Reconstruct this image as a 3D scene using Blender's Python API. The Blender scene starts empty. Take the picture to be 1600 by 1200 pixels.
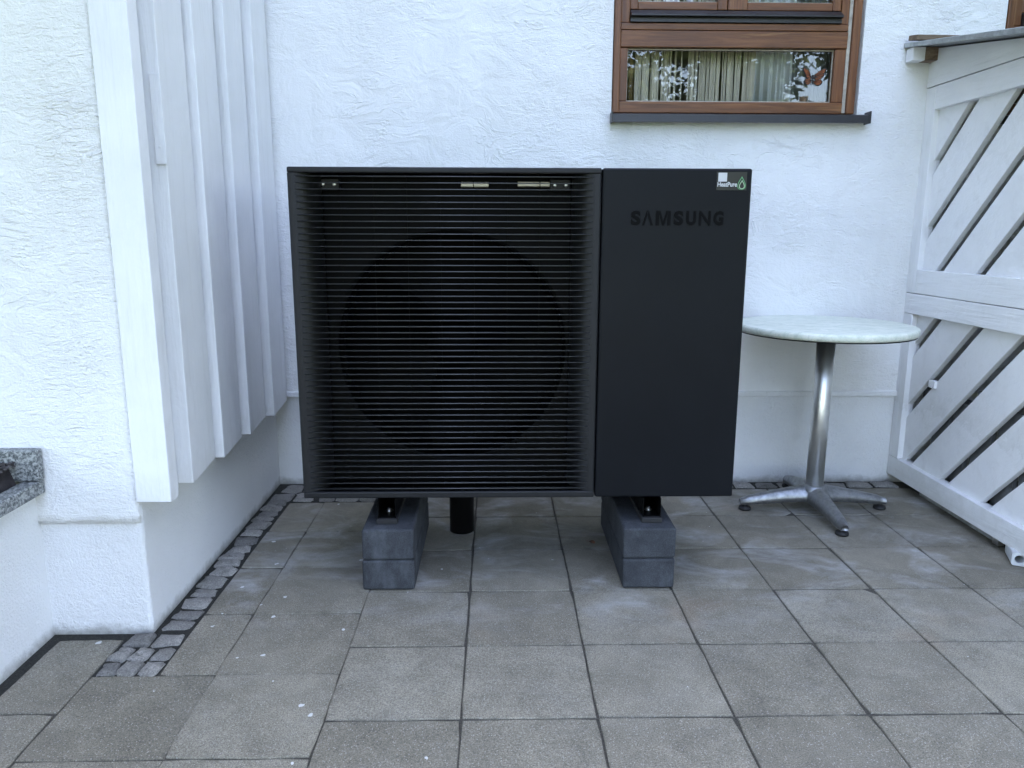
import bpy, bmesh, math, random
from mathutils import Vector, Matrix, noise
random.seed(7)
sc = bpy.context.scene
C = sc.collection
R = math.radians

# ------------------------------------------------------------------ camera
cam = bpy.data.cameras.new('camera'); cam.lens = 26.72; cam.sensor_width = 36
cam.clip_start = 0.05; cam.clip_end = 2000
camo = bpy.data.objects.new('camera', cam); C.objects.link(camo)
_r = Vector((0.99976621, -0.02144772, 0.00274308)); _u = Vector((0.00152267, 0.19638373, 0.98052594))
_f = Vector((0.02156875, 0.98029252, -0.19637047))
camo.matrix_world = Matrix(((_r.x, _u.x, -_f.x, 0.07645986), (_r.y, _u.y, -_f.y, -2.08384536), (_r.z, _u.z, -_f.z, 1.0414017), (0, 0, 0, 1)))
sc.camera = camo

# ------------------------------------------------------------------ sky and sun (sun stands behind the house: the patio lies in its shade)
SUN_EL, SUN_AZ = 50, 14          # azimuth measured from +Y (behind the wall) towards +X
w = bpy.data.worlds.new('World'); sc.world = w; w.use_nodes = True
nt = w.node_tree; bg = nt.nodes['Background']
sky = nt.nodes.new('ShaderNodeTexSky'); sky.sky_type = 'NISHITA'; sky.sun_disc = False
sky.sun_elevation = R(SUN_EL); sky.sun_rotation = R(SUN_AZ)
sky.air_density = 1.0; sky.dust_density = 3.0; sky.ozone_density = 1.0
hs = nt.nodes.new('ShaderNodeHueSaturation'); hs.inputs['Saturation'].default_value = 0.86; hs.inputs['Hue'].default_value = 0.508
nt.links.new(sky.outputs[0], hs.inputs['Color']); nt.links.new(hs.outputs[0], bg.inputs[0])
bg.inputs[1].default_value = 0.15
sl = bpy.data.lights.new('sun', 'SUN'); sl.energy = 3.6; sl.angle = R(0.5); sl.color = (1.0, 0.95, 0.87)
so = bpy.data.objects.new('sun', sl); C.objects.link(so)
sd = Vector((math.sin(R(SUN_AZ)) * math.cos(R(SUN_EL)), math.cos(R(SUN_AZ)) * math.cos(R(SUN_EL)), math.sin(R(SUN_EL))))
so.rotation_euler = sd.to_track_quat('Z', 'Y').to_euler()
so.location = (0, 8, 12)
vs = sc.view_settings; vs.view_transform = 'Standard'; vs.look = 'None'; vs.gamma = 1.0; vs.exposure = 3.53
vs.use_curve_mapping = False
sc.cycles.max_bounces = 5; sc.cycles.diffuse_bounces = 3; sc.cycles.glossy_bounces = 3; sc.cycles.caustics_reflective = False; sc.cycles.caustics_refractive = False

# ------------------------------------------------------------------ material helpers
class NT:
    def __init__(s, name):
        s.m = bpy.data.materials.new(name); s.m.use_nodes = True
        s.t = s.m.node_tree; s.b = s.t.nodes['Principled BSDF']; s._pos = None
    def n(s, typ, **kw):
        x = s.t.nodes.new(typ)
        for k, v in kw.items():
            if k.startswith('_'): setattr(x, k[1:], v)
            else: x.inputs[k.replace('__', ' ')].default_value = v
        return x
    def l(s, a, b): s.t.links.new(a, b)
    def pos(s, scale=(1, 1, 1), rot=(0, 0, 0), obj=False):
        if obj: src = s.n('ShaderNodeTexCoord').outputs['Object']
        else: src = s.n('ShaderNodeNewGeometry').outputs['Position']
        mp = s.n('ShaderNodeMapping'); mp.inputs['Scale'].default_value = scale; mp.inputs['Rotation'].default_value = rot
        s.l(src, mp.inputs[0]); return mp.outputs[0]
    def noise(s, scale, detail=4, rough=.55, vec=None, dist=0.0):
        x = s.n('ShaderNodeTexNoise'); x.inputs['Scale'].default_value = scale; x.inputs['Detail'].default_value = detail
        x.inputs['Roughness'].default_value = rough; x.inputs['Distortion'].default_value = dist
        s.l(vec if vec is not None else s.pos(), x.inputs['Vector']); return x.outputs['Fac']
    def voro(s, scale, vec=None, feature='F1', out='Distance', rnd=1.0):
        x = s.n('ShaderNodeTexVoronoi', _feature=feature); x.inputs['Scale'].default_value = scale
        x.inputs['Randomness'].default_value = rnd
        s.l(vec if vec is not None else s.pos(), x.inputs['Vector']); return x.outputs[out]
    def ramp(s, fac, stops, interp='LINEAR'):
        x = s.n('ShaderNodeValToRGB'); cr = x.color_ramp; cr.interpolation = interp
        while len(cr.elements) < len(stops): cr.elements.new(0.5)
        for e, (p, c) in zip(cr.elements, stops):
            e.position = p
            e.color = (c, c, c, 1) if isinstance(c, (int, float)) else (*c, 1)
        s.l(fac, x.inputs[0]); return x.outputs[0]
    def math(s, op, a, b=None, c=None, clamp=False):
        x = s.n('ShaderNodeMath', _operation=op, _use_clamp=clamp)
        for i, v in enumerate((a, b, c)):
            if v is None: continue
            if isinstance(v, (int, float)): x.inputs[i].default_value = v
            else: s.l(v, x.inputs[i])
        return x.outputs[0]
    def mix(s, fac, a, b, mode='MIX'):
        x = s.n('ShaderNodeMix', _data_type='RGBA', _blend_type=mode)
        for i, v in ((0, fac), (6, a), (7, b)):
            if isinstance(v, (int, float)): x.inputs[i].default_value = v if i == 0 else (v, v, v, 1)
            elif isinstance(v, tuple): x.inputs[i].default_value = (*v, 1)
            else: s.l(v, x.inputs[i])
        return x.outputs[2]
    def xyz(s, vec=None):
        x = s.n('ShaderNodeSeparateXYZ'); s.l(vec if vec is not None else s.pos(), x.inputs[0]); return x.outputs
    def bump(s, h, dist, strength=1.0, prev=None):
        x = s.n('ShaderNodeBump'); x.inputs['Distance'].default_value = dist; x.inputs['Strength'].default_value = strength
        s.l(h, x.inputs['Height'])
        if prev is not None: s.l(prev, x.inputs['Normal'])
        return x.outputs[0]
    def fin(s, col=None, rough=None, metal=None, nor=None, spec=None):
        for k, v in (('Base Color', col), ('Roughness', rough), ('Metallic', metal), ('Normal', nor), ('Specular IOR Level', spec)):
            if v is None: continue
            if isinstance(v, tuple): s.b.inputs[k].default_value = (*v, 1)
            elif isinstance(v, (int, float)): s.b.inputs[k].default_value = v
            else: s.l(v, s.b.inputs[k])
        return s.m
    def rnd(s): return s.n('ShaderNodeObjectInfo').outputs['Random']

M = {}
def mat_plaster():
    s = NT('rough_white_plaster')
    v = s.pos()
    tro = s.noise(7, 3, .6, s.pos((1, 1, 1.3)), 1.0)              # lazy trowel patches
    str1 = s.noise(85, 3, .6, s.pos((.38, 1, 1.25), (0, R(25), 0)), 1.0)   # strokes
    rn = s.noise(11, 4, .55, s.pos((.55, 1, 1.2), (0, R(-22), 0)), 1.6)
    ridge = s.ramp(s.math('ABSOLUTE', s.math('SUBTRACT', rn, .5)), [(.0, 1), (.035, 0)])   # raised trowel ridges
    fine = s.noise(190, 3, .65, v, .3)
    mask = s.ramp(s.noise(2.3, 2, .5, v), [(.36, .12), (.66, 1)])
    mask2 = s.ramp(s.noise(3.1, 2, .5, s.pos((1, 1, 1.0), (0, 0, 1))), [(.46, 0), (.62, 1)])
    h = s.math('ADD', s.math('MULTIPLY', s.math('MULTIPLY', str1, 1.3), mask), s.math('MULTIPLY', s.math('MULTIPLY', fine, .75), s.ramp(mask, [(0, .35), (1, 1)])))
    h = s.math('ADD', h, s.math('MULTIPLY', s.math('MULTIPLY', ridge, mask2), .36))
    n1 = s.bump(tro, .016, .6); n2 = s.bump(h, .0047, 1.0, n1)
    dirt = s.ramp(s.noise(1.6, 4, .6, v), [(.35, (.80, .80, .785)), (.7, (.845, .845, .835))])
    stk = s.math('MULTIPLY', s.ramp(s.noise(9, 4, .6, s.pos((1, 1, .10))), [(.52, 0), (.75, 1)]), .13)
    dirt = s.mix(stk, dirt, (.52, .52, .49))
    speck = s.ramp(s.voro(16, v), [(.0, 1), (.03, 0)])
    rare = s.ramp(s.noise(5, 1, .5, v), [(.66, 0), (.70, 1)])
    col = s.mix(s.math('MULTIPLY', s.math('MULTIPLY', speck, rare), .55), dirt, (.42, .40, .36))
    return s.fin(col, .9, nor=n2, spec=.2)
def mat_plinth():
    s = NT('fine_white_plinth_plaster')
    v = s.pos()
    fine = s.noise(150, 5, .65, v, .4); mid = s.noise(40, 3, .6, v)
    n2 = s.bump(s.math('ADD', fine, s.math('MULTIPLY', mid, .7)), .0050, 1.0)
    z = s.xyz()[2]
    base = s.ramp(s.noise(2.2, 4, .6, v), [(.35, (.78, .785, .78)), (.7, (.84, .84, .835))])
    splash = s.math('MULTIPLY', s.ramp(s.math('ADD', z, s.math('MULTIPLY', s.noise(22, 4, .7, v), .05)), [(.022, 1), (.055, 0)]), .75)
    col = s.mix(splash, base, (.21, .20, .165))
    return s.fin(col, .9, nor=n2, spec=.2)
def mat_white_wood(name, grain):
    s = NT(name)
    g = s.noise(60, 4, .6, s.pos(grain), .3); v = s.pos()
    blob = s.ramp(s.voro(7, v), [(0, 1), (.035, 0)])
    n = s.bump(s.math('ADD', s.math('ADD', g, s.math('MULTIPLY', s.noise(9, 4, .6, v, .6), 1.2)), s.math('MULTIPLY', blob, .8)), .0034, .9)
    col = s.ramp(s.noise(3.5, 4, .6, v), [(.3, (.74, .745, .745)), (.7, (.82, .82, .82))])
    gr = s.math('MULTIPLY', s.ramp(s.noise(34, 5, .7, s.pos(grain), .5), [(.52, 0), (.74, 1)]), .24)
    col = s.mix(gr, col, (.50, .49, .46))
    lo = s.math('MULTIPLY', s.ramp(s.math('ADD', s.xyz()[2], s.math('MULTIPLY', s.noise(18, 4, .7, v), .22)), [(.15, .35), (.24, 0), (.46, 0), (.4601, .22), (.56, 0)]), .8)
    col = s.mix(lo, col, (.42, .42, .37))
    spot = s.math('MULTIPLY', s.ramp(s.voro(5.3, v), [(.0, 1), (.018, 0)]), .7)
    col = s.mix(spot, col, (.3, .29, .27))
    return s.fin(col, .48, nor=n, spec=.35)
def mat_slab():
    s = NT('weathered_concrete_slab')
    v = s.pos(); o = s.xyz(s.pos(obj=True)); p = s.xyz(); rnd = s.rnd()
    tone = s.ramp(rnd, [(0, (.172, .156, .119)), (.4, (.198, .180, .138)), (.7, (.212, .193, .149)), (1, (.238, .217, .168))])
    big = s.ramp(s.noise(7, 6, .7, v, .6), [(.25, .68), (.75, 1.24)])
    col = s.mix(1.0, tone, big, 'MULTIPLY')
    grain = s.ramp(s.noise(340, 3, .8, v), [(.3, .36), (.7, 1.7)])
    # the rows nearest the house are worn smoother and paler
    smooth = s.ramp(s.math('ADD', p[1], s.math('MULTIPLY', s.noise(3, 3, .6, v), .5)), [(.12, 0), (.42, .75)])
    col = s.mix(s.math('SUBTRACT', 1.0, s.math('MULTIPLY', smooth, .8)), col, s.mix(1.0, col, grain, 'MULTIPLY'))
    # pale and dark aggregate
    ag = s.n('ShaderNodeTexVoronoi'); ag.inputs['Scale'].default_value = 240; s.l(v, ag.inputs['Vector'])
    sel = s.ramp(s.xyz(ag.outputs['Color'])[0], [(.76, 0), (.80, 1)], 'LINEAR')
    dot = s.ramp(ag.outputs['Distance'], [(.28, 1), (.42, 0)])
    agf = s.math('MULTIPLY', s.math('MULTIPLY', sel, dot), s.math('SUBTRACT', .7, s.math('MULTIPLY', smooth, .62)))
    col = s.mix(agf, col, (.40, .38, .335))
    sel2 = s.ramp(s.xyz(ag.outputs['Color'])[1], [(.8, 0), (.84, 1)])
    col = s.mix(s.math('MULTIPLY', s.math('MULTIPLY', sel2, dot), s.math('SUBTRACT', .5, s.math('MULTIPLY', smooth, .4))), col, (.07, .07, .066))
    # lime bloom: soft brushed pale patches
    bl = s.math('MULTIPLY', s.ramp(s.noise(3.6, 6, .62, s.pos((1, 1.5, 1), (0, 0, R(18))), 1.0), [(.47, 0), (.68, 1)]),
                s.ramp(p[1], [(.0, 0), (.001, 0)]) if False else s.ramp(s.math('ADD', s.math('MULTIPLY', p[1], 1.2), .62), [(.3, .10), (.72, .95)]))
    st = s.ramp(s.noise(22, 5, .75, s.pos((.6, 1.2, 1), (0, 0, R(14))), .4), [(.34, .25), (.64, 1)])
    col = s.mix(s.math('MULTIPLY', s.math('MULTIPLY', bl, st), .6), col, (.52, .53, .53))
    # rusty tint here and there
    rs = s.math('MULTIPLY', s.ramp(s.noise(2.1, 3, .6, s.pos((1.1, 1, 1))), [(.62, 0), (.74, 1)]), .22)
    col = s.mix(rs, col, (.28, .19, .12))
    # paint drops, densest at the left under the painted wall
    den = s.ramp(s.math('MULTIPLY', p[0], -1.0), [(.0, .0), (.35, .55), (.7, 1)])
    pv = s.pos((1, 1, 1)); vo = s.n('ShaderNodeTexVoronoi'); vo.inputs['Scale'].default_value = 34
    wob = s.n('ShaderNodeTexNoise'); wob.inputs['Scale'].default_value = 90; s.l(pv, wob.inputs['Vector'])
    wm = s.n('ShaderNodeVectorMath', _operation='MULTIPLY_ADD'); s.l(wob.outputs['Color'], wm.inputs[0]); wm.inputs[1].default_value = (.012, .012, .012); s.l(pv, wm.inputs[2])
    s.l(wm.outputs[0], vo.inputs['Vector'])
    cr = s.xyz(vo.outputs['Color'])
    rad = s.math('MULTIPLY', s.math('SUBTRACT', s.math('ADD', cr[0], s.math('MULTIPLY', den, .085)), .948), 2.2, clamp=True)
    drop = s.math('LESS_THAN', vo.outputs['Distance'], rad)
    col = s.mix(s.math('MULTIPLY', drop, .8), col, (.66, .66, .64))
    # grime creeping in from the joints
    ex = s.math('ABSOLUTE', o[0]); ey = s.math('ABSOLUTE', o[1]); em = s.math('MAXIMUM', ex, ey)
    em = s.math('ADD', em, s.math('MULTIPLY', s.math('SUBTRACT', s.noise(24, 4, .7, v), .5), .07))
    col = s.mix(s.math('MULTIPLY', s.ramp(em, [(.142, 0), (.160, .6)]), s.ramp(s.noise(5, 3, .6, v), [(.35, .35), (.6, 1)])), col, (.07, .066, .052))
    n = s.bump(s.math('ADD', s.noise(330, 3, .7, v), s.math('MULTIPLY', s.noise(14, 4, .6, v), .8)), .0016, .8)
    ro = s.ramp(s.noise(6, 3, .6, v), [(.3, .72), (.7, .92)])
    return s.fin(col, ro, nor=n, spec=.35)
def mat_cobble():
    s = NT('granite_cobble'); v = s.pos(); rnd = s.rnd()
    tone = s.ramp(rnd, [(0, (.17, .163, .148)), (1, (.31, .295, .265))])
    col = s.mix(1.0, tone, s.ramp(s.noise(260, 3, .7, v), [(.3, .55), (.7, 1.5)]), 'MULTIPLY')
    col = s.mix(s.ramp(s.noise(18, 4, .7, v), [(.5, 0), (.75, .6)]), col, (.07, .072, .06))
    return s.fin(col, .8, nor=s.bump(s.noise(90, 4, .75, v), .007, 1.0))
def mat_soil():
    s = NT('dark_joint_soil'); v = s.pos()
    col = s.ramp(s.noise(240, 4, .7, v), [(.3, (.03, .028, .022)), (.55, (.075, .068, .054)), (.75, (.20, .185, .155))])
    return s.fin(col, .95, nor=s.bump(s.noise(180, 4, .7, v), .006, 1))
def mat_granite():
    s = NT('speckled_grey_granite'); v = s.pos()
    a = s.ramp(s.noise(150, 3, .6, v, .5), [(.38, (.055, .062, .066)), (.48, (.17, .18, .18)), (.62, (.36, .37, .36))])
    return s.fin(a, .55, nor=s.bump(s.noise(150, 3, .6, v), .001, .5))
def simple(name, col, rough, metal=0.0, bs=None, bd=.001, var=.0, spec=None, vs_=6):
    s = NT(name); n = None; v = s.pos()
    c = col
    if var:
        c = s.mix(1.0, col, s.ramp(s.noise(vs_, 4, .65, v), [(.3, 1 - var), (.7, 1 + var)]), 'MULTIPLY')
    if bs: n = s.bump(s.noise(bs, 4, .65, v), bd, .8)
    return s.fin(c, rough, metal, n, spec)
def mat_block():
    s = NT('anthracite_concrete'); v = s.pos()
    col = s.ramp(s.noise(16, 5, .65, v), [(.3, (.028, .031, .036)), (.7, (.052, .056, .063))])
    col = s.mix(1.0, col, s.ramp(s.noise(350, 3, .7, v), [(.3, .65), (.75, 1.5)]), 'MULTIPLY')
    ch = s.math('MULTIPLY', s.ramp(s.noise(10, 5, .7, s.pos((1, 1, .5))), [(.52, 0), (.74, 1)]), .6)
    col = s.mix(ch, col, (.12, .13, .145))
    return s.fin(col, .85, nor=s.bump(s.math('ADD', s.noise(200, 4, .7, v), s.ramp(s.voro(90, v), [(.06, 0), (.16, .8)])), .0022, .9), spec=.3)
def mat_unit():
    s = NT('dark_grey_powder_coat'); v = s.pos()
    col = s.ramp(s.noise(3, 4, .6, v), [(.3, (.0054, .0063, .0082)), (.7, (.0066, .0076, .0097))])
    ro = s.ramp(s.noise(9, 4, .6, v), [(.3, .34), (.7, .42)])
    return s.fin(col, ro, nor=s.bump(s.noise(900, 2, .6, v), .00018, .5), spec=.12)
def mat_wood_brown(name, grain):
    s = NT(name); v = s.pos(grain)
    g = s.noise(26, 5, .65, v, 1.2)
    col = s.ramp(g, [(.25, (.060, .0215, .0075)), (.5, (.140, .053, .0175)), (.75, (.22, .092, .030))])
    tone = s.ramp(s.noise(2.2, 3, .6, s.pos()), [(.3, .75), (.7, 1.25)])
    col = s.mix(1.0, col, tone, 'MULTIPLY')
    worn = s.math('MULTIPLY', s.ramp(s.noise(7, 5, .7, v, 1.5), [(.61, 0), (.72, 1)]), .55)
    col = s.mix(worn, col, (.36, .19, .07))
    return s.fin(col, .42, nor=s.bump(g, .0015, .5), spec=.45)
def mat_rawwood():
    s = NT('weathered_raw_timber'); g = s.noise(30, 5, .7, s.pos((.6, 3, 3)), 1)
    col = s.ramp(g, [(.3, (.09, .06, .04)), (.7, (.27, .20, .14))])
    return s.fin(col, .85, nor=s.bump(g, .002, .6))
def mat_glass():
    s = NT('window_glass'); t = s.t
    tr = s.n('ShaderNodeBsdfTransparent'); tr.inputs[0].default_value = (.95, .96, .95, 1)
    gl = s.n('ShaderNodeBsdfGlossy'); gl.inputs['Roughness'].default_value = .0
    wv = s.bump(s.noise(2.2, 2, .5), .004, .25); s.l(wv, gl.inputs['Normal'])
    fr = s.n('ShaderNodeFresnel'); fr.inputs[0].default_value = 1.5
    f2 = s.math('ADD', s.math('MULTIPLY', fr.outputs[0], 1.1), .0, clamp=True)
    mx = s.n('ShaderNodeMixShader'); s.l(f2, mx.inputs[0]); s.l(tr.outputs[0], mx.inputs[1]); s.l(gl.outputs[0], mx.inputs[2])
    s.l(mx.outputs[0], t.nodes['Material Output'].inputs[0]); return s.m
def mat_marble():
    s = NT('pale_marbled_laminate'); v = s.pos()
    a = s.noise(16, 6, .62, s.pos((.8, 1.6, 1), (0, 0, R(30))), 1.6)
    col = s.ramp(a, [(.3, (.52, .57, .47)), (.5, (.68, .72, .61)), (.7, (.79, .80, .70))])
    v2 = s.ramp(s.noise(9, 6, .6, s.pos((1, 2, 1), (0, 0, R(-24))), 2), [(.47, 0), (.5, .35), (.53, 0)])
    col = s.mix(v2, col, (.50, .54, .47))
    return s.fin(col, .4, nor=s.bump(s.noise(60, 3, .6, v), .0004, .5))
def mat_alu(name, rough, dull):
    s = NT(name); v = s.pos()
    col = s.ramp(s.noise(40, 5, .7, v, .5), [(.3, (.40 * dull, .41 * dull, .42 * dull)), (.7, (.66 * dull, .67 * dull, .68 * dull))])
    ro = s.ramp(s.noise(55, 5, .7, v), [(.3, rough * .7), (.7, rough * 1.5)])
    return s.fin(col, ro, 1.0, s.bump(s.noise(90, 4, .7, v), .0006, .4))
def mat_leaf(name, a, b):
    s = NT(name); col = s.ramp(s.noise(1.5, 3, .6), [(.3, a), (.7, b)])
    s.b.inputs['Subsurface Weight'].default_value = 0
    tr = s.n('ShaderNodeBsdfTranslucent'); s.l(col, tr.inputs[0]); s.fin(col, .55)
    mx = s.n('ShaderNodeMixShader'); mx.inputs[0].default_value = .4
    s.l(s.b.outputs[0], mx.inputs[1]); s.l(tr.outputs[0], mx.inputs[2]); s.l(mx.outputs[0], s.t.nodes['Material Output'].inputs[0])
    return s.m
M['plaster'] = mat_plaster(); M['plinth'] = mat_plinth()
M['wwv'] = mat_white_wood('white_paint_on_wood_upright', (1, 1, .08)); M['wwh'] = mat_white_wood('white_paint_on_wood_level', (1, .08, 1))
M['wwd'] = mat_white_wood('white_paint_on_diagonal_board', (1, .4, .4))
M['slab'] = mat_slab(); M['cobble'] = mat_cobble(); M['soil'] = mat_soil(); M['granite'] = mat_granite()
M['block'] = mat_block(); M['unit'] = mat_unit()
M['grille'] = simple('grille_grey_plastic', (.0085, .009, .0105), .5, spec=.3, bs=600, bd=.0002)
M['slat'] = simple('black_louvre_plastic', (.024, .025, .0265), .3, spec=.8)
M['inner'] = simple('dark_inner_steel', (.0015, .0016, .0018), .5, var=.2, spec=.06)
M['black'] = simple('matt_black_plastic', (.003, .003, .0033), .45, spec=.3)
M['rubber'] = simple('black_rubber', (.012, .012, .013), .7, bs=200)
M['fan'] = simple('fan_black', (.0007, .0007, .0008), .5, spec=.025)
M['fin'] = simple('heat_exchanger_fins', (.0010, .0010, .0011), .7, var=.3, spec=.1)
M['zinc'] = simple('zinc_bolt', (.6, .6, .58), .3, 1.0)
M['copper'] = simple('pale_brass_bracket', (.36, .33, .27), .35, .6)
M['browh'] = mat_wood_brown('brown_stained_wood_level', (.12, 2, 2)); M['browv'] = mat_wood_brown('brown_stained_wood_upright', (2, 2, .12))
M['blackalu'] = simple('black_aluminium_profile', (.022, .021, .022), .38, bs=60, bd=.0006, var=.25, vs_=20)
M['glass'] = mat_glass(); M['raw'] = mat_rawwood()
M['caulk'] = simple('pale_caulk', (.42, .38, .31), .8, bs=80, var=.3, vs_=30)
M['string'] = simple('pale_curtain_string', (.80, .74, .62), .7)
M['tan'] = simple('ochre_curtain', (.33, .24, .10), .85, var=.2)
M['sheer'] = simple('white_net_curtain', (.80, .84, .88), .85, var=.06)
M['room'] = simple('room_wall', (.34, .29, .22), .9, var=.1)
M['marble'] = mat_marble(); M['alu'] = simple('polished_aluminium_tube', (.84, .84, .80), .38, 1.0, var=.06, vs_=9); M['alucast'] = mat_alu('dull_cast_aluminium', .46, .62)
M['roof'] = simple('grey_roof_sheet', (.20, .21, .21), .55, bs=70, bd=.001, var=.25, vs_=20)
M['edge'] = simple('pale_metal_edge', (.36, .38, .375), .45, .4, var=.3, vs_=25)
M['conc'] = simple('grey_concrete_strip', (.24, .245, .24), .9, bs=120, bd=.002, var=.4, vs_=22)
M['pvc'] = simple('white_plastic', (.55, .57, .58), .5, bs=90, bd=.0008, var=.15, vs_=30)
M['greyboard'] = simple('grey_weathered_boards', (.22, .23, .24), .85, bs=60, var=.3, vs_=12)
M['mulch'] = simple('dark_mulch', (.022, .018, .019), .9, var=.6, vs_=60)
M['chip'] = simple('mulch_chip', (.055, .048, .046), .85, var=.7, vs_=80)
M['sticker'] = simple('black_sticker', (.006, .006, .006), .3)
M['stwhite'] = simple('sticker_white', (.5, .5, .5), .5)
M['stgreen'] = simple('sticker_green', (.10, .32, .13), .5)
M['stpale'] = simple('sticker_pale_green', (.40, .55, .36), .5)
M['deboss'] = simple('embossed_letter_paint', (.0024, .0026, .0030), .5, spec=.06)
M['bark'] = simple('tree_bark', (.09, .07, .05), .9, bs=20, bd=.02, var=.3)
M['leaf1'] = mat_leaf('leaf_green', (.04, .062, .022), (.10, .125, .045)); M['leaf2'] = mat_leaf('leaf_dark_green', (.022, .036, .016), (.05, .07, .03))
M['lawn'] = simple('lawn', (.05, .085, .025), .9, bs=60, bd=.02, var=.4)
M['dry'] = simple('dry_leaf', (.11, .055, .03), .8)
M['monarch'] = simple('butterfly_orange', (.20, .055, .012), .6, var=.5, vs_=90); M['wingblack'] = simple('butterfly_black', (.012, .009, .008), .6)
M['crate'] = simple('stored_grey_box', (.12, .125, .13), .8, var=.3)

# ------------------------------------------------------------------ geometry helpers (world coordinates in, stored relative to the parent)
def wloc(o):
    v = Vector((0, 0, 0))
    while o is not None: v += o.location; o = o.parent
    return v
def link(name, me, mat, parent=None, smooth=False):
    o = bpy.data.objects.new(name, me); C.objects.link(o)
    if mat is not None: me.materials.clear(); me.materials.append(mat)
    if parent is not None:
        me.transform(Matrix.Translation(-wloc(parent))); o.parent = parent
    if smooth: me.polygons.foreach_set('use_smooth', [True] * len(me.polygons))
    return o
def build(name, bm, mat, parent=None, smooth=False):
    bmesh.ops.recalc_face_normals(bm, faces=bm.faces[:])
    me = bpy.data.meshes.new(name); bm.to_mesh(me); bm.free()
    return link(name, me, mat, parent, smooth)
def mesh(name, v, f, mat, parent=None, smooth=False):
    me = bpy.data.meshes.new(name); me.from_pydata(v, [], f); me.update()
    return link(name, me, mat, parent, smooth)
def bbox(bm, x0, x1, y0, y1, z0, z1, bev=0.0, seg=2):
    r = bmesh.ops.create_cube(bm, size=1.0)['verts']
    for v in r: v.co = Vector(((x0 + x1) / 2 + v.co.x * (x1 - x0), (y0 + y1) / 2 + v.co.y * (y1 - y0), (z0 + z1) / 2 + v.co.z * (z1 - z0)))
    if bev:
        es = list({e for v in r for e in v.link_edges})
        bmesh.ops.bevel(bm, geom=es, offset=bev, segments=seg, affect='EDGES', profile=.5)
def box(name, x0, x1, y0, y1, z0, z1, mat, parent=None, bev=.0015, seg=2):
    bm = bmesh.new(); bbox(bm, x0, x1, y0, y1, z0, z1, bev, seg); return build(name, bm, mat, parent)
def empty(name, loc, label, cat, group=None):
    o = bpy.data.objects.new(name, None); C.objects.link(o); o.location = loc; o.empty_display_size = .1
    return tag(o, label, cat, group)
def tag(o, label=None, cat=None, group=None, kind=None):
    if label: o['label'] = label
    if cat: o['category'] = cat
    if group: o['group'] = group
    if kind: o['kind'] = kind
    return o
def lathe(name, prof, c, mat, parent=None, n=40, smooth=True):
    v, f = [], []
    for (r, z) in prof:
        for i in range(n):
            a = 2 * math.pi * i / n; v.append((c[0] + r * math.cos(a), c[1] + r * math.sin(a), c[2] + z))
    for k in range(len(prof) - 1):
        for i in range(n): j = (i + 1) % n; f.append((k * n + i, k * n + j, (k + 1) * n + j, (k + 1) * n + i))
    f.append(tuple(reversed(range(n)))); f.append(tuple(range((len(prof) - 1) * n, len(prof) * n)))
    return mesh(name, v, f, mat, parent, smooth)
def prism(name, pts, axis, a0, a1, mat, parent=None, bev=.0):
    """polygon pts in the two other axes, extruded along axis"""
    bm = bmesh.new()
    def P(p, a):
        q = list(p); q.insert(axis, a); return q
    lo = [bm.verts.new(P(p, a0)) for p in pts]; hi = [bm.verts.new(P(p, a1)) for p in pts]
    bm.faces.new(lo); bm.faces.new(hi)
    for i in range(len(pts)): j = (i + 1) % len(pts); bm.faces.new((lo[i], lo[j], hi[j], hi[i]))
    if bev: bmesh.ops.bevel(bm, geom=bm.edges[:], offset=bev, segments=1, affect='EDGES')
    return build(name, bm, mat, parent)
def text_mesh(name, s, size, x, z, y, mat, parent=None, bold=0.0, depth=.0004, width=None, spacing=1.0):
    cu = bpy.data.curves.new('t', 'FONT'); cu.body = s; cu.size = size; cu.offset = bold; cu.extrude = depth; cu.space_character = spacing
    o = bpy.data.objects.new('t', cu); C.objects.link(o)
    dg = bpy.context.evaluated_depsgraph_get(); me = bpy.data.meshes.new_from_object(o.evaluated_get(dg))
    bpy.data.objects.remove(o)
    xs = [v.co.x for v in me.vertices]; ys = [v.co.y for v in me.vertices]
    kx = width / (max(xs) - min(xs)) if width else 1.0
    ky = size / (max(ys) - min(ys))
    for v in me.vertices: v.co = Vector((x + (v.co.x - min(xs)) * kx, y - v.co.z, z + (v.co.y - min(ys)) * ky))
    return link(name, me, mat, parent)

# ------------------------------------------------------------------ ground, lawn, patio bed
YB = .99            # back wall
g = mesh('lawn', [(-300, -300, -.16), (300, -300, -.16), (300, 300, -.16), (-300, 300, -.16)], [(0, 1, 2, 3)], M['lawn']); tag(g, kind='structure')
yard = mesh('added_bounce_yard', [(-9, -8.6, -.02), (9, -8.6, -.02), (9, -3.1, -.02), (-9, -3.1, -.02)], [(0, 1, 2, 3)], simple('gravel', (.10, .093, .08), .95, bs=70, bd=.01, var=.35, vs_=40)); tag(yard, kind='structure')  # unseen yard, added to throw sunlight back onto the walls
pat = box('patio', -2.6, 3.4, -3.1, 1.1, -.14, -.0042, M['soil'], None, 0); tag(pat, kind='structure')

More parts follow.
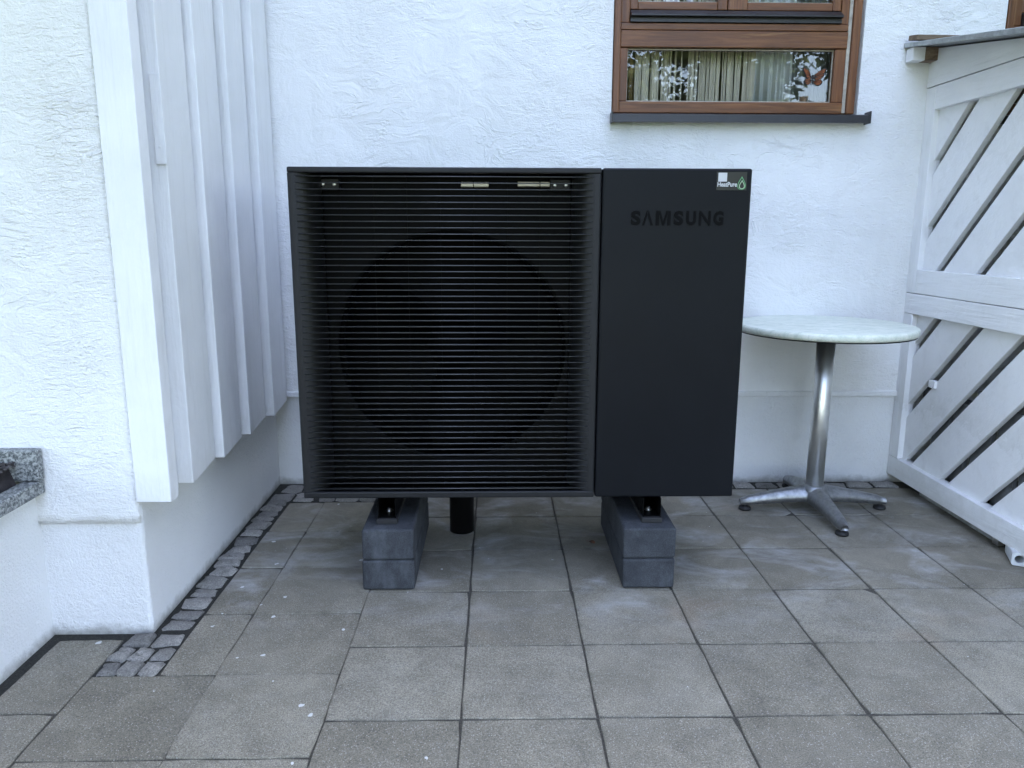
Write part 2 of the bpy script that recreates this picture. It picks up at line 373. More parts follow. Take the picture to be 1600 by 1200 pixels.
def slab_mesh(seed, sx, sy, chip=None):
    rr = random.Random(seed); gp = rr.uniform(.0003, .0013); hx, hy = sx / 2 - gp, sy / 2 - rr.uniform(.0003, .0014); n = 5; pts = []
    cs = [(-hx, -hy), (hx, -hy), (hx, hy), (-hx, hy)]
    for k in range(4):
        a, b = cs[k], cs[(k + 1) % 4]
        for i in range(n):
            t = i / n; x = a[0] + (b[0] - a[0]) * t; y = a[1] + (b[1] - a[1]) * t
            if chip == k and i == 0:
                p = cs[(k - 1) % 4]; L = .035
                pts.append((a[0] + (p[0] - a[0]) * L / .3 * 1.0, a[1] + (p[1] - a[1]) * L / .3)); 
                pts.append((a[0] + (b[0] - a[0]) * L / .3 * .8, a[1] + (b[1] - a[1]) * L / .3 * .8)); continue
            ins = rr.uniform(0, .0024) + (rr.uniform(.001, .006) if i == 0 else 0)
            l = math.hypot(x, y); pts.append((x - x / l * ins, y - y / l * ins))
    m = len(pts); v = []; rings = [(0, -.04), (0, -.003), (.0012, -.0008), (.003, 0)]
    for ins, z in rings:
        for (x, y) in pts:
            l = math.hypot(x, y); v.append((x - x / l * ins, y - y / l * ins, z))
    f = []
    for k in range(3):
        for i in range(m): j = (i + 1) % m; f.append((k * m + i, k * m + j, (k + 1) * m + j, (k + 1) * m + i))
    f.append(tuple(range(3 * m, 4 * m)))
    me = bpy.data.meshes.new('paving_slab'); me.from_pydata(v, [], f); me.update(); me.materials.append(M['slab']); return me
SV = [slab_mesh(i, .3, .3) for i in range(6)]; SCHIP = slab_mesh(50, .3, .3, 2); SV += [slab_mesh(60, .3, .3, 1)]; cache = {}
def slab(x0, x1, y0, y1, me=None):
    sx, sy = x1 - x0, y1 - y0
    if me is None:
        if abs(sx - .3) < .012 and abs(sy - .3) < .012: me = random.choice(SV)
        else:
            k = (round(sx, 2), round(sy, 2))
            if k not in cache: cache[k] = slab_mesh(len(cache) + 20, sx, sy)
            me = cache[k]
    o = bpy.data.objects.new('paving_slab', me); C.objects.link(o); o.parent = pat
    o.location = ((x0 + x1) / 2, (y0 + y1) / 2, random.uniform(-.0025, .0005)); 
    o.rotation_euler = (R(random.uniform(-.22, .22)), R(random.uniform(-.22, .22)), R(random.uniform(-.25, .25)))
    return o
pat.location = (0, 0, 0)
for i in range(-1, 8):
    x = i * .3
    for j in range(-9, 3):
        y = j * .3
        if x > 1.6 and y > -.1: continue
        slab(x + random.uniform(-.0010, .0010), x + .3, y, y + .3, SCHIP if (i, j) == (3, -1) else None)
for x0, x1 in ((-.594, -.3), (-.886, -.594)):
    for j in range(-8, 3):
        y0 = -.125 + .2965 * j; y1 = y0 + .2965
        if x0 < -.7:
            if y0 > -.45:
                slab(-.733, x1, y0, y1) if False else None
                continue
        slab(x0, x1, y0, y1)
for j in range(-1, 3):                        # the narrow cut column beside the cobble strip
    y0 = -.125 + .2965 * j; slab(-.733, -.594, y0, y0 + .2965)
slab(-1.056, -.890, -.566, -.252)
for j in range(5): slab(-1.056, -.890, -.566 - .3 * (j + 1), -.566 - .3 * j)

def dark_soil():
    s = NT('black_mossy_soil'); v = s.pos()
    col = s.ramp(s.noise(200, 4, .75, v), [(.35, (.010, .010, .008)), (.62, (.03, .029, .022)), (.78, (.16, .15, .12))])
    return s.fin(col, .95, nor=s.bump(s.noise(160, 4, .75, v), .006, 1))
bm = bmesh.new()
for a, b_, c_, d_ in ((-1.10, -1.054, -2.1, -.22), (-1.054, -.889, -.254, -.20), (-.889, -.734, -.4265, -.2), (-.84, -.732, -.1995, 1.0), (-.7315, -.3, .763, 1.0), (-.2995, 1.76, .9005, 1.0)):
    bbox(bm, a, b_, c_, d_, -.012, -.0030)
build('joint_soil', bm, dark_soil(), pat)
def cobble_mesh(seed):
    rr = random.Random(seed); n = 12; v = []; f = []
    def outline(s):
        p = []
        for i in range(n):
            a = 2 * math.pi * (i + .5) / n; c, q = math.cos(a), math.sin(a); e = .30
            p.append((math.copysign(abs(c) ** e, c) * .5 * s, math.copysign(abs(q) ** e, q) * .5 * s))
        return p
    jit = [(rr.uniform(-.09, .06), rr.uniform(-.09, .06)) for _ in range(n)]
    for s, z in ((.98, -1), (1, -.2), (.95, -.03), (.80, .05), (.4, .07)):
        for (x, y), (jx, jy) in zip(outline(s), jit): v.append((x + jx * s, y + jy * s, z + rr.uniform(-.05, .05) * (s < .95)))
    for k in range(4):
        for i in range(n): j = (i + 1) % n; f.append((k * n + i, k * n + j, (k + 1) * n + j, (k + 1) * n + i))
    f.append(tuple(range(4 * n, 5 * n)))
    me = bpy.data.meshes.new('cobblestone'); me.from_pydata(v, [], f); me.update(); me.materials.append(M['cobble'])
    me.polygons.foreach_set('use_smooth', [True] * len(me.polygons)); return me
CV = [cobble_mesh(i) for i in range(7)]
def cobble(x0, x1, y0, y1):
    o = bpy.data.objects.new('cobblestone', random.choice(CV)); C.objects.link(o); o.parent = pat
    o.location = ((x0 + x1) / 2, (y0 + y1) / 2, random.uniform(-.003, .003)); o.scale = ((x1 - x0) * 1.0, (y1 - y0) * 1.0, .06)
    o.rotation_euler = (R(random.uniform(-5, 5)), R(random.uniform(-5, 5)), R(random.uniform(-9, 9)))
y = -.215
while y < .74:
    L = random.uniform(.048, .082); d = random.uniform(-.004, .004); cobble(-.818 + d, -.740 + d, y + .0015, y + L - .0015); y += L
for j, (ya, yb) in enumerate(((-.424, -.362), (-.360, -.295), (-.292, -.232))):
    xs = [(-.888, -.838), (-.837, -.786), (-.785, -.736)] if j < 2 else [(-.882, -.814), (-.812, -.736)]
    for a, b in xs: cobble(a + .001, b, ya, yb)
x = -.82
while x < -.31:
    L = random.uniform(.07, .1); cobble(x, x + L - .006, .772, .868); cobble(x + .02, x + L + .01, .876, .975); x += L
while x < 1.74:
    L = random.uniform(.08, .12); cobble(x, x + L - .006, .908, .978); x += L

# ------------------------------------------------------------------ house
house = empty('house', (0, YB, 0), 'white rough-plastered house walls meeting in a corner behind the patio', 'house')
def frange(a, b, s):
    n = max(1, round((b - a) / s)); return [a + (b - a) * i / n for i in range(n + 1)]
def steps(*segs):
    o = []
    for a, b, s in segs:
        for q in frange(a, b, s):
            if not o or abs(q - o[-1]) > 1e-6: o.append(q)
    return o
def sheet(name, path, zs, mat, parent, amp=.002, hole=None, lip=None):
    """path: list of ((x,y),(nx,ny)); faces built between successive path points and heights, displaced along n"""
    v, f = [], []; nz = len(zs)
    for (p, n) in path:
        for z in zs:
            d = amp * (noise.noise(Vector((p[0] * 3.1, p[1] * 3.1, z * 3.1))) + .6 * noise.noise(Vector((p[0] * 9, p[1] * 9, z * 9 + 5))))
            v.append((p[0] + n[0] * d, p[1] + n[1] * d, z))
    for i in range(len(path) - 1):
        xc = (path[i][0][0] + path[i + 1][0][0]) / 2
        for k in range(nz - 1):
            if hole and hole(xc, (zs[k] + zs[k + 1]) / 2): continue
            a = i * nz + k; f.append((a, a + nz, a + nz + 1, a + 1))
    if lip:                                         # close the lower rim backwards
        base = len(v)
        for i, (p, n) in enumerate(path):
            q = v[i * nz]; v.append((q[0] - n[0] * lip, q[1] - n[1] * lip, q[2] + .0))
        for i in range(len(path) - 1): f.append((i * nz, base + i, base + i + 1, (i + 1) * nz))
    return mesh(name, v, f, mat, parent, True)
ZT = 4.7
PF, PX = -.224, -.829
# pier: plinth layer, front -> rounded corner -> side
pth = [((x, PF), (0, -1)) for x in steps((-4, -1.6, .2), (-1.6, PX - .012, .03))]
for i in range(1, 7):
    a = R(-90 + 90 * i / 6); pth.append(((PX - .012 + .012 * math.cos(a), PF + .012 + .012 * math.sin(a)), (math.cos(a), math.sin(a))))
pth += [((PX, y), (1, 0)) for y in steps((PF + .012, YB + .02, .04))[1:]]
sheet('side_wall', pth, steps((-.05, .45, .025), (.45, ZT, .4)), M['plinth'], house, .0022)
pth = [((x, PF - .009), (0, -1)) for x in steps((-4, -1.6, .2), (-1.6, PX - .014, .025))]
for i in range(1, 6):
    a = R(-90 + 90 * i / 5); pth.append(((PX - .014 + .012 * math.cos(a), PF - .009 + .012 + .012 * math.sin(a)), (math.cos(a), math.sin(a))))
sheet('front_wall', pth, steps((.309, 1.8, .025), (1.8, ZT, .3)), M['plaster'], house, .0035, lip=.014)
# back wall with two window openings
WX0, WX1, WZ0, WZ1 = .523, 1.478, 1.47, 2.95; W2 = 1.497
def hole(x, z): return WZ0 < z < WZ1 and (WX0 < x < WX1 or WX0 + W2 < x < WX1 + W2)
xs = steps((-.87, WX0, .025), (WX0, WX1, .025), (WX1, WX0 + W2, .025), (WX0 + W2, WX1 + W2, .05), (WX1 + W2, 4.2, .2))
zs = steps((.384, WZ0, .025), (WZ0, 1.95, .025), (1.95, WZ1, .1), (WZ1, ZT, .3))
sheet('back_wall', [((x, YB - .008), (0, -1)) for x in xs], zs, M['plaster'], house, .0032, hole)
sheet('plinth', [((x, YB), (0, -1)) for x in steps((-.87, 2.2, .03), (2.2, 4.2, .2))], steps((-.05, .40, .025)), M['plinth'], house, .0018)
box('plinth_trim', -.80, 1.90, YB - .019, YB + .01, .374, .3965, M['wwh'], house, .004)
box('added_shade_roof', -4.1, -.72, -2.0, -.236, 2.62, 2.74, M['wwh'], house, .004)  # unseen roof, added to cut the sky light on the left walls
box('roof_slab', -4.2, 4.4, .80, 5.5, ZT - .02, ZT + .25, M['room'], house, 0)
box('side_roof_slab', -4.2, -.75, -.75, .79, ZT - .02, ZT + .25, M['room'], house, 0)
# room behind the windows (open towards the wall)
bm = bmesh.new(); bbox(bm, .2, 3.6, 1.07, 3.4, .9, 3.3)
bmesh.ops.delete(bm, geom=[f for f in bm.faces if f.calc_center_median().y < 1.1], context='FACES'); build('room_interior', bm, M['room'], house)
bm = bmesh.new()
for a, b, c_, d in ((.2, 3.6, .9, WZ0), (.2, 3.6, WZ1, 3.3), (.2, WX0, WZ0, WZ1), (WX1, WX0 + W2, WZ0, WZ1), (WX1 + W2, 3.6, WZ0, WZ1)):
    bbox(bm, a, b, YB + .02, 1.068, c_, d)
build('wall_lining', bm, M['plinth'], house)
def reveal(x0, x1):
    bm = bmesh.new(); ya, yb = YB - .0085, YB + .06
    def q(*p): bm.faces.new([bm.verts.new(t) for t in p])
    q((x0, ya, WZ0), (x0, yb, WZ0), (x0, yb, WZ1), (x0, ya, WZ1)); 
    q((x1, ya, WZ0), (x1, ya, WZ1), (x1 - .012, yb, WZ1), (x1 - .012, yb, WZ0))
    q((x0, ya, WZ1), (x0, yb, WZ1), (x1, yb, WZ1), (x1, ya, WZ1)); q((x0, ya, WZ0), (x1, ya, WZ0), (x1, yb, WZ0), (x0, yb, WZ0))
    build('window_reveal', bm, M['plaster'], house)
reveal(WX0, WX1); reveal(WX0 + W2, WX1 + W2)

def window():
    bh, bv = M['browh'], M['browv']
    bm = bmesh.new()
    wd = box('window', .526, .551, YB - .016, YB + .055, 1.492, WZ1 - .003, bv, house, .003)        # left casing carries the rest
    K = []
    def b(n, *a, m=bh, bev=.0025): K.append(box(n, *a, m, wd, bev))
    yf, yg = YB - .004, YB + .04
    b('casing', 1.433, 1.463, YB - .016, YB + .055, 1.492, WZ1 - .003, m=bv, bev=.003)
    b('caulk_strip', 1.419, 1.4325, YB - .004, YB + .05, 1.496, WZ1 - .004, m=M['caulk'], bev=.002)
    b('stile', .5515, .5805, yf, yg, 1.536, 1.7285, m=bv); b('stile', 1.376, 1.4185, yf, yg, 1.536, 1.7285, m=bv)
    b('bottom_rail', .5515, 1.4185, yf - .003, yg, 1.493, 1.5345)
    b('transom', .5515, 1.4185, yf - .006, yg, 1.730, 1.789); b('upper_transom', .5515, 1.4185, yf - .003, yg, 1.7915, 1.816)
    b('stile', .5515, .5845, yf, yg, 1.8175, WZ1 - .004, m=bv); b('stile', 1.389, 1.4185, yf, yg, 1.8175, WZ1 - .004, m=bv)
    K.append(prism('weather_bar', [(yf + .01, 1.818), (yf - .012, 1.818), (yf - .012, 1.829), (yf - .006, 1.831), (yf - .006, 1.834), (yf - .03, 1.836), (yf - .03, 1.840), (yf + .002, 1.862), (yf + .01, 1.862)], 0, .586, 1.387, M['blackalu'], wd))
    for x0, x1, l_, r_ in ((.586, .953, .029, .036), (.9565, 1.387, .074, .031)):
        b('sash_stile', x0, x0 + l_, yf + .004, yg, 1.865, WZ1 - .01, m=bv); b('sash_stile', x1 - r_, x1, yf + .004, yg, 1.865, WZ1 - .01, m=bv)
        b('sash_rail', x0 + l_ + .0005, x1 - r_ - .0005, yf + .006, yg, 1.865, 1.893); b('sash_rail', x0 + l_ + .0005, x1 - r_ - .0005, yf + .006, yg, WZ1 - .05, WZ1 - .01)
        b('glazing_bead', x0 + l_, x1 - r_, yf + .018, yf + .03, 1.8935, 1.897, m=M['caulk'], bev=.001)
        b('pane', x0 + l_ + .0005, x1 - r_ - .0005, yf + .024, yf + .028, 1.8975, WZ1 - .051, m=M['glass'], bev=0)
    b('pane', .5808, 1.3757, yf + .024, yf + .028, 1.535, 1.7295, m=M['glass'], bev=0)
    for a in ((.581, .584, 1.536, 1.728), (1.3725, 1.3755, 1.536, 1.728), (.5845, 1.372, 1.536, 1.540), (.5845, 1.372, 1.7235, 1.728)):
        b('glazing_bead', a[0], a[1], yf + .014, yf + .0235, a[2], a[3], m=M['caulk'], bev=.001)
    K.append(prism('sill', [(YB + .05, 1.484), (YB + .05, 1.4905), (YB - .03, 1.4875), (YB - .052, 1.482), (YB - .054, 1.453), (YB - .0505, 1.453), (YB - .049, 1.478), (YB - .03, 1.482)], 0, .525, 1.508, M['blackalu'], wd))
    for xx in (.519, 1.5085): b('sill_end_cap', xx, xx + .0055, YB - .056, YB - .006, 1.452, 1.497 if xx > 1 else 1.490, m=M['blackalu'], bev=.001)
    return wd, K
wd, kids = window()
def copy_tree(o, parent, dx):
    c = o.copy(); C.objects.link(c); c.parent = parent; c.location = o.location + Vector((dx, 0, 0)); return c
wd2 = copy_tree(wd, house, W2)
for k in kids: copy_tree(k, wd2, 0)

# board cladding on the side wall
XC = -.765
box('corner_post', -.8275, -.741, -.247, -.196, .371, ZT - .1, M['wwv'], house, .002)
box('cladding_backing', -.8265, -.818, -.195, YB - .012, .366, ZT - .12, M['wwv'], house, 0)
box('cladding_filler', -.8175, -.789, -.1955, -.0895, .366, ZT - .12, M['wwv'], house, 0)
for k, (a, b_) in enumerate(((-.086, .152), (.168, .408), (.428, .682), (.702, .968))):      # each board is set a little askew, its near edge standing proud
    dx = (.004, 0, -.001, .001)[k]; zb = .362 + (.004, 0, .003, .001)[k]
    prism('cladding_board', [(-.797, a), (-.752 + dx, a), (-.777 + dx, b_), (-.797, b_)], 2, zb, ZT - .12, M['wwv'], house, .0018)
box('cover_strip', -.772, -.7455, -.0925, -.0865, 1.205, 1.42, M['wwv'], house, .001)

# ------------------------------------------------------------------ planter at the left
pl = empty('planter', (-1.6, -.8, 0), 'low white planter wall with speckled granite coping at the left edge', 'planter')
pth = [((-1.086, y), (1, 0)) for y in steps((-1.35, -.2, .04))]
pth = [((x, -1.35), (0, -1)) for x in steps((-2.2, -1.086, .1))] + pth[1:]
sheet('planter_wall', pth, steps((-.05, .395, .03)), M['plinth'], pl, .004)
box('coping_upstand', -2.2, -1.054, -.262, -.2345, .4315, .511, M['granite'], pl, .003)
box('coping', -1.100, -1.057, -1.36, -.2345, .395, .430, M['granite'], pl, .003)
box('front_coping', -2.2, -1.1005, -1.36, -1.305, .395, .430, M['granite'], pl, .003)
bm = bmesh.new()
nx, ny = 40, 40; vv = {}
for i in range(nx):
    for j in range(ny):
        x = -2.15 + (1.049) * i / (nx - 1); y = -1.304 + 1.041 * j / (ny - 1)
        z = .428 + .045 * (j / (ny - 1)) ** 3 + .012 * noise.noise(Vector((x * 25, y * 25, 0)))
        vv[i, j] = bm.verts.new((x, y, z if i < nx - 1 else .40))
for i in range(nx - 1):
    for j in range(ny - 1): bm.faces.new((vv[i, j], vv[i + 1, j], vv[i + 1, j + 1], vv[i, j + 1]))
rr = random.Random(3)
ml = build('mulch', bm, M['mulch'], None, True); tag(ml, 'dark bark mulch filling the granite-edged planter', 'mulch', kind='stuff')
v, f = [], []
for k in range(1400):
    x = -1.105 - rr.random() ** 1.5 * .4; y = -.268 - rr.random() ** 1.3 * .6
    t = (y + 1.304) / 1.041; z = .432 + .045 * t ** 3 + rr.uniform(0, .006); a = rr.uniform(0, 6.3); L = rr.uniform(.003, .010); W_ = rr.uniform(.0015, .004)
    ca, sa = math.cos(a), math.sin(a); tz = rr.uniform(-.004, .004); b0 = len(v)
    for (p, q, h) in ((-L, -W_, 0), (L, -W_, 0), (L, W_, 0), (-L, W_, 0), (0, 0, .003)):
        v.append((x + p * ca - q * sa, y + p * sa + q * ca, z + h + tz * p / L))
    f += [(b0, b0 + 1, b0 + 4), (b0 + 1, b0 + 2, b0 + 4), (b0 + 2, b0 + 3, b0 + 4), (b0 + 3, b0, b0 + 4)]
o = mesh('mulch_chips', v, f, M['chip'], ml); tag(o, kind='stuff')

# ------------------------------------------------------------------ concrete blocks
def block(x0, x1, z0, z1, label):
    bm = bmesh.new(); bbox(bm, x0, x1, .008, .51, z0, z1, .007, 2)
    bmesh.ops.translate(bm, verts=bm.verts[:], vec=(-(x0 + x1) / 2, -.26, -z0))
    o = build('concrete_block', bm, M['block']); o.location = ((x0 + x1) / 2, .26, z0)
    o.rotation_euler = (0, 0, R(random.uniform(-.4, .4)))
    tag(o, label, 'block', 'concrete blocks under the heat pump')
block(-.317, -.164, .001, .0945, 'lower dark concrete block under the louvred end of the heat pump')
block(-.3155, -.1645, .0955, .190, 'upper dark concrete block under the louvred end of the heat pump')
block(.4545, .608, .001, .0945, 'lower dark concrete block under the plain lettered end of the heat pump')
block(.4535, .6085, .0955, .190, 'upper dark concrete block under the plain lettered end of the heat pump')

# ------------------------------------------------------------------ heat pump
UX0, UX1, UY, UZ0, UZ1, UYB = -.4884, .7816, .057, .269, 1.213, .535
hp = empty('heat_pump', (.1466, .3, .19), 'large black heat pump with louvred fan grille on concrete blocks', 'heat pump')
u = M['unit']
box('service_panel', .3705, UX1, UY, UYB, UZ0, UZ1, u, hp, .006, 3)
box('top_panel', UX0 + .002, .3690, UY + .035, UYB, UZ1 - .013, UZ1 - .0012, u, hp, .002)
box('side_panel', UX0 + .002, UX0 + .012, UY + .035, UYB, UZ0 + .004, UZ1 - .0135, u, hp, .002)
box('base_pan', UX0 + .0125, .3690, UY + .035, UYB - .011, UZ0 + .003, UZ0 + .016, M['inner'], hp, .002)
box('back_panel', UX0 + .0125, .3690, UYB - .010, UYB, UZ0 + .0165, UZ1 - .0135, M['black'], hp, 0)
# grille frame: top and bottom bars, side cheeks that curve inwards
box('grille_frame', UX0, .3672, UY, UY + .034, UZ1 - .0155, UZ1, M['grille'], hp, .004, 3)
box('grille_frame', UX0, .3672, UY, UY + .034, UZ0, UZ0 + .0195, M['grille'], hp, .004, 3)
def cheek(side):
    xo = UX0 if side < 0 else .3672; s = -side      # s points inwards
    pts = [(xo, UY + .004), (xo + s * .004, UY), (xo + s * .011, UY)]
    for i in range(1, 13):
        t = i / 12 * math.pi / 2; pts.append((xo + s * (.011 + .062 * math.sin(t) ** 1.15), UY + .095 * (1 - math.cos(t))))
    pts += [(xo + s * .06, UY + .11), (xo, UY + .034)]
    o = prism('grille_cheek', pts, 2, UZ0 + .0197, UZ1 - .0157, M['grille'], hp)
cheek(-1); cheek(1)
NS = 53; z0s, z1s = UZ0 + .0285, UZ1 - .0245
me = None
for k in range(NS):
    z = z0s + (z1s - z0s) * k / (NS - 1)
    if me is None:
        # blade: rounded nose facing out and slightly up
        prof = [(UY + .0035 - .0014 * math.sin(R(q)), .0014 * math.cos(R(q))) for q in range(0, 181, 20)][::-1] + [(UY + .006, .0013), (UY + .020, .0004), (UY + .020, -.0006), (UY + .006, -.0013)]
        o = prism('louvre_slat', prof, 0, UX0 + .0115, .3672 - .0115, M['slat'], hp); me = o.data; o.location.z += z
        for p_ in me.polygons: p_.use_smooth = abs(p_.normal.y) > .05 and abs(p_.normal.x) < .5
    else:
        o = bpy.data.objects.new('louvre_slat', me); C.objects.link(o); o.parent = hp; o.location = (0, 0, z)
for x in (-.353, -.261, -.169, -.077, .016, .109, .2):
    box('guard_rod', x - .0011, x + .0011, UY + .0235, UY + .0265, UZ0 + .02, UZ1 - .016, M['inner'], hp, .0008, 1)
# fan shroud with round opening, bell mouth, fan, coil
FC, FZ, FR = -.052, .700, .335; YS = UY + .112
v, f = [], []; n = 96
rect = []
for i in range(n):
    a = 2 * math.pi * i / n; c, s = math.cos(a), math.sin(a)
    t = min((.353 - FC if c > 0 else FC - UX0 - .013) / max(abs(c), 1e-6), (UZ1 - .016 - FZ if s > 0 else FZ - UZ0 - .018) / max(abs(s), 1e-6))
    v.append((FC + c * t, YS, FZ + s * t))
for r_, y_ in ((FR + .012, YS), (FR + .004, YS + .003), (FR, YS + .012), (FR - .002, YS + .07)):
    for i in range(n):
        a = 2 * math.pi * i / n; v.append((FC + r_ * math.cos(a), y_, FZ + r_ * math.sin(a)))
for k in range(4):
    for i in range(n): j = (i + 1) % n; f.append((k * n + i, k * n + j, (k + 1) * n + j, (k + 1) * n + i))
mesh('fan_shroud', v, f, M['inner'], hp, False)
fan = lathe('fan_hub', [(.002, 0), (.05, .004), (.075, .02), (.08, .07), (.08, .09)], (0, 0, 0), M['fan'], None, 32)
fan.data.transform(Matrix.Translation((FC, YS + .03, FZ)) @ Matrix.Rotation(R(-90), 4, 'X')); fan.data.transform(Matrix.Translation(-hp.location)); fan.parent = hp
for b in range(3):
    v, f = [], []; nr, na = 8, 9
    for i in range(nr):
        r_ = .07 + (.318 - .07) * i / (nr - 1); sweep = .35 * (i / (nr - 1)) ** 1.3; span = 1.15 - .05 * i / (nr - 1)
        for j in range(na):
            t = j / (na - 1); a = R(30 + 120 * b) + sweep + span * (t - .5)
            v.append((FC + r_ * math.cos(a), YS + .03 + .075 * t + .015 * math.sin(math.pi * t), FZ + r_ * math.sin(a)))
    for i in range(nr - 1):
        for j in range(na - 1): q = i * na + j; f.append((q, q + na, q + na + 1, q + 1))
    mesh('fan_blade', v, f, M['fan'], hp, True)
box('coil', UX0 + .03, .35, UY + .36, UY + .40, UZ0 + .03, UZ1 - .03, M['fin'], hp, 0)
for x, z in ((-.395, 1.172), (.262, 1.172)):       # guard fixings seen through the top slats
    box('guard_bracket', x - .03, x + .03, UY + .09, UY + .108, z - .018, z + .018, M['black'], hp, .004)
    for dx in (-.016, .016):
        bo = lathe('bracket_screw', [(.0055, 0), (.0055, .003), (.003, .004)], (0, 0, 0), M['zinc'], None, 12)
        bo.data.transform(Matrix.Translation((x + dx, UY + .0895, z)) @ Matrix.Rotation(R(90), 4, 'X')); bo.data.transform(Matrix.Translation(-hp.location)); bo.parent = hp
for x0, x1, z in ((-.022, .058, 1.1745), (.14, .235, 1.176)):
    box('motor_bracket', x0, x1, UY + .1, UY + .11, z - .009, z + .007, M['copper'], hp, .003)
# embossed maker's name and sticker
def LX(q): return .450 + (q - 340) / 888 * .258
for ch, a, b_ in (('S', 340, 435), ('\u039b', 447, 555), ('S', 750, 842), ('U', 868, 965), ('N', 990, 1105), ('G', 1130, 1228)):
    text_mesh('letter', ch, .040, LX(a), 1.0595, UY - .0006, M['deboss'], hp, .0022 if ch in 'SUG' else .0012, .0005, LX(b_) - LX(a))
ma, mb, mz, mh = LX(578), LX(722), 1.0595, .040; mw = mb - ma
prism('letter', [(ma + mw * p, mz + mh * q) for p, q in ((0, 0), (0, 1), (.31, 1), (.5, .34), (.69, 1), (1, 1), (1, 0), (.77, 0), (.77, .74), (.58, 0), (.42, 0), (.23, .74), (.23, 0))], 1, UY - .0011, UY - .0001, M['deboss'], hp)
box('sticker', .6835, .7665, UY - .0008, UY + .0005, 1.1555, 1.2035, M['sticker'], hp, 0)
box('sticker_square', .6875, .7115, UY - .0012, UY, 1.178, 1.2015, M['stwhite'], hp, 0)
text_mesh('sticker_text', 'HeatPure', .0125, .686, 1.1645, UY - .0011, M['stwhite'], hp, .0003, .0002, .054)
def drop(cx, cz, h, wdt, th, mat):
    o_, i_ = [], []
    for k in range(24):
        t = 2 * math.pi * k / 24; rr_ = math.sin(t / 2) ** 1.5
        px, pz = math.sin(t) * rr_ * wdt * .55, (math.cos(t) * .5) * h
        o_.append((cx - px, cz + pz)); i_.append((cx - px * (1 - th), cz + pz * (1 - th * .8) - h * .03))
    v = [(x, UY - .0014, z) for x, z in o_ + i_]; f = [(k, (k + 1) % 24, 24 + (k + 1) % 24, 24 + k) for k in range(24)]
    mesh('sticker_drop', v, f, mat, hp)
drop(.7525, 1.1745, .036, .030, .16, M['stgreen']); drop(.7535, 1.1705, .024, .020, .22, M['stpale'])
# feet: rubber pad, channel, bolt
for xc in (-.246, .542):
    pad = box('rubber_pad', xc - .031, xc + .031, .048, .49, .191, .2065, M['rubber'], hp, .002)
    bm = bmesh.new()
    for s in (-1, 1):
        bbox(bm, xc + s * .0255 - .0012, xc + s * .0255 + .0012, .056, .48, .2067, .266)
    build('foot_channel', bm, M['inner'], hp)
    box('foot_plate', xc - .024, xc + .024, .060, .48, .2067, .2095, M['inner'], hp, 0)
    lathe('foot_bolt', [(.012, 0), (.012, .002), (.0075, .0022), (.0075, .009), (.006, .0105)], (xc, .112, .2096), M['zinc'], hp, 14, False)
# ------------------------------------------------------------------ drain pipe under the unit
dp = lathe('drain_pipe', [(.043, 0), (.043, .225), (.047, .226), (.047, .262), (.040, .262)], (-.044, .475, .0), M['black'], None, 40)
tag(dp, 'short thick black drain pipe standing under the heat pump', 'pipe')
dp.data.transform(Matrix.Translation((.044, -.475, 0))); dp.location = (-.044, .475, 0)

# ------------------------------------------------------------------ bistro table
TX, TY = 1.293, .662
tb = empty('bistro_table', (TX, TY, 0), 'round pale marbled bistro table on a four-footed aluminium pedestal', 'table')
lathe('tabletop', [(.300, -.028), (.311, -.026), (.3145, -.018), (.3145, -.008), (.311, -.0015), (.305, 0)], (1.291, .683, .7115), M['marble'], tb, 96)
lathe('edge_band', [(.306, -.031), (.3085, -.031), (.3085, -.0282), (.306, -.0282)], (1.291, .683, .7115), M['black'], tb, 72)
box('support_plate', TX - .045, TX + .045, TY - .04, TY + .06, .6765, .683, M['black'], tb, .003)
lathe('column', [(.0325, .085), (.0325, .6765)], (TX, TY, 0), M['alu'], tb, 40)
lathe('base_boss', [(.052, .045), (.050, .085), (.042, .098), (.036, .102)], (TX, TY, 0), M['alucast'], tb, 32)
def foot_arm(ang, L):
    n = 9; v, f = [], []
    for i in range(n):
        t = i / (n - 1); d = .02 + (L - .02 + .012) * t
        top = .099 - .052 * t ** 1.15; bot = .046 - .024 * t
        bot = min(bot, top - .016)
        wt = .021 - .003 * t; wb = .027 - .006 * t + .022 * (1 - t) ** 3
        if i == n - 1: wt *= .6; wb *= .65; top -= .004
        for (q, z) in ((-wb, bot), (-wb * .96, bot + (top - bot) * .5), (-wt * .9, top - .004), (-wt * .5, top), (wt * .5, top), (wt * .9, top - .004), (wb * .96, bot + (top - bot) * .5), (wb, bot)):
            v.append((TX + d * math.cos(ang) - q * math.sin(ang), TY + d * math.sin(ang) + q * math.cos(ang), z))
    m = 8
    for i in range(n - 1):
        for j in range(m): k = (j + 1) % m; f.append((i * m + j, i * m + k, (i + 1) * m + k, (i + 1) * m + j))
    f.append(tuple(range(m))); f.append(tuple(reversed(range((n - 1) * m, n * m))))
    arm = mesh('foot', v, f, M['alucast'], tb, True)
    px, py = TX + (L - .008) * math.cos(ang), TY + (L - .008) * math.sin(ang)
    lathe('foot_glide', [(.022, .001), (.023, .006), (.021, .012), (.010, .014), (.009, .024)], (px, py, 0), M['rubber'], arm, 20)
for a, L in ((-90, .262), (0, .268), (90, .262), (180, .270)): foot_arm(R(a), L)

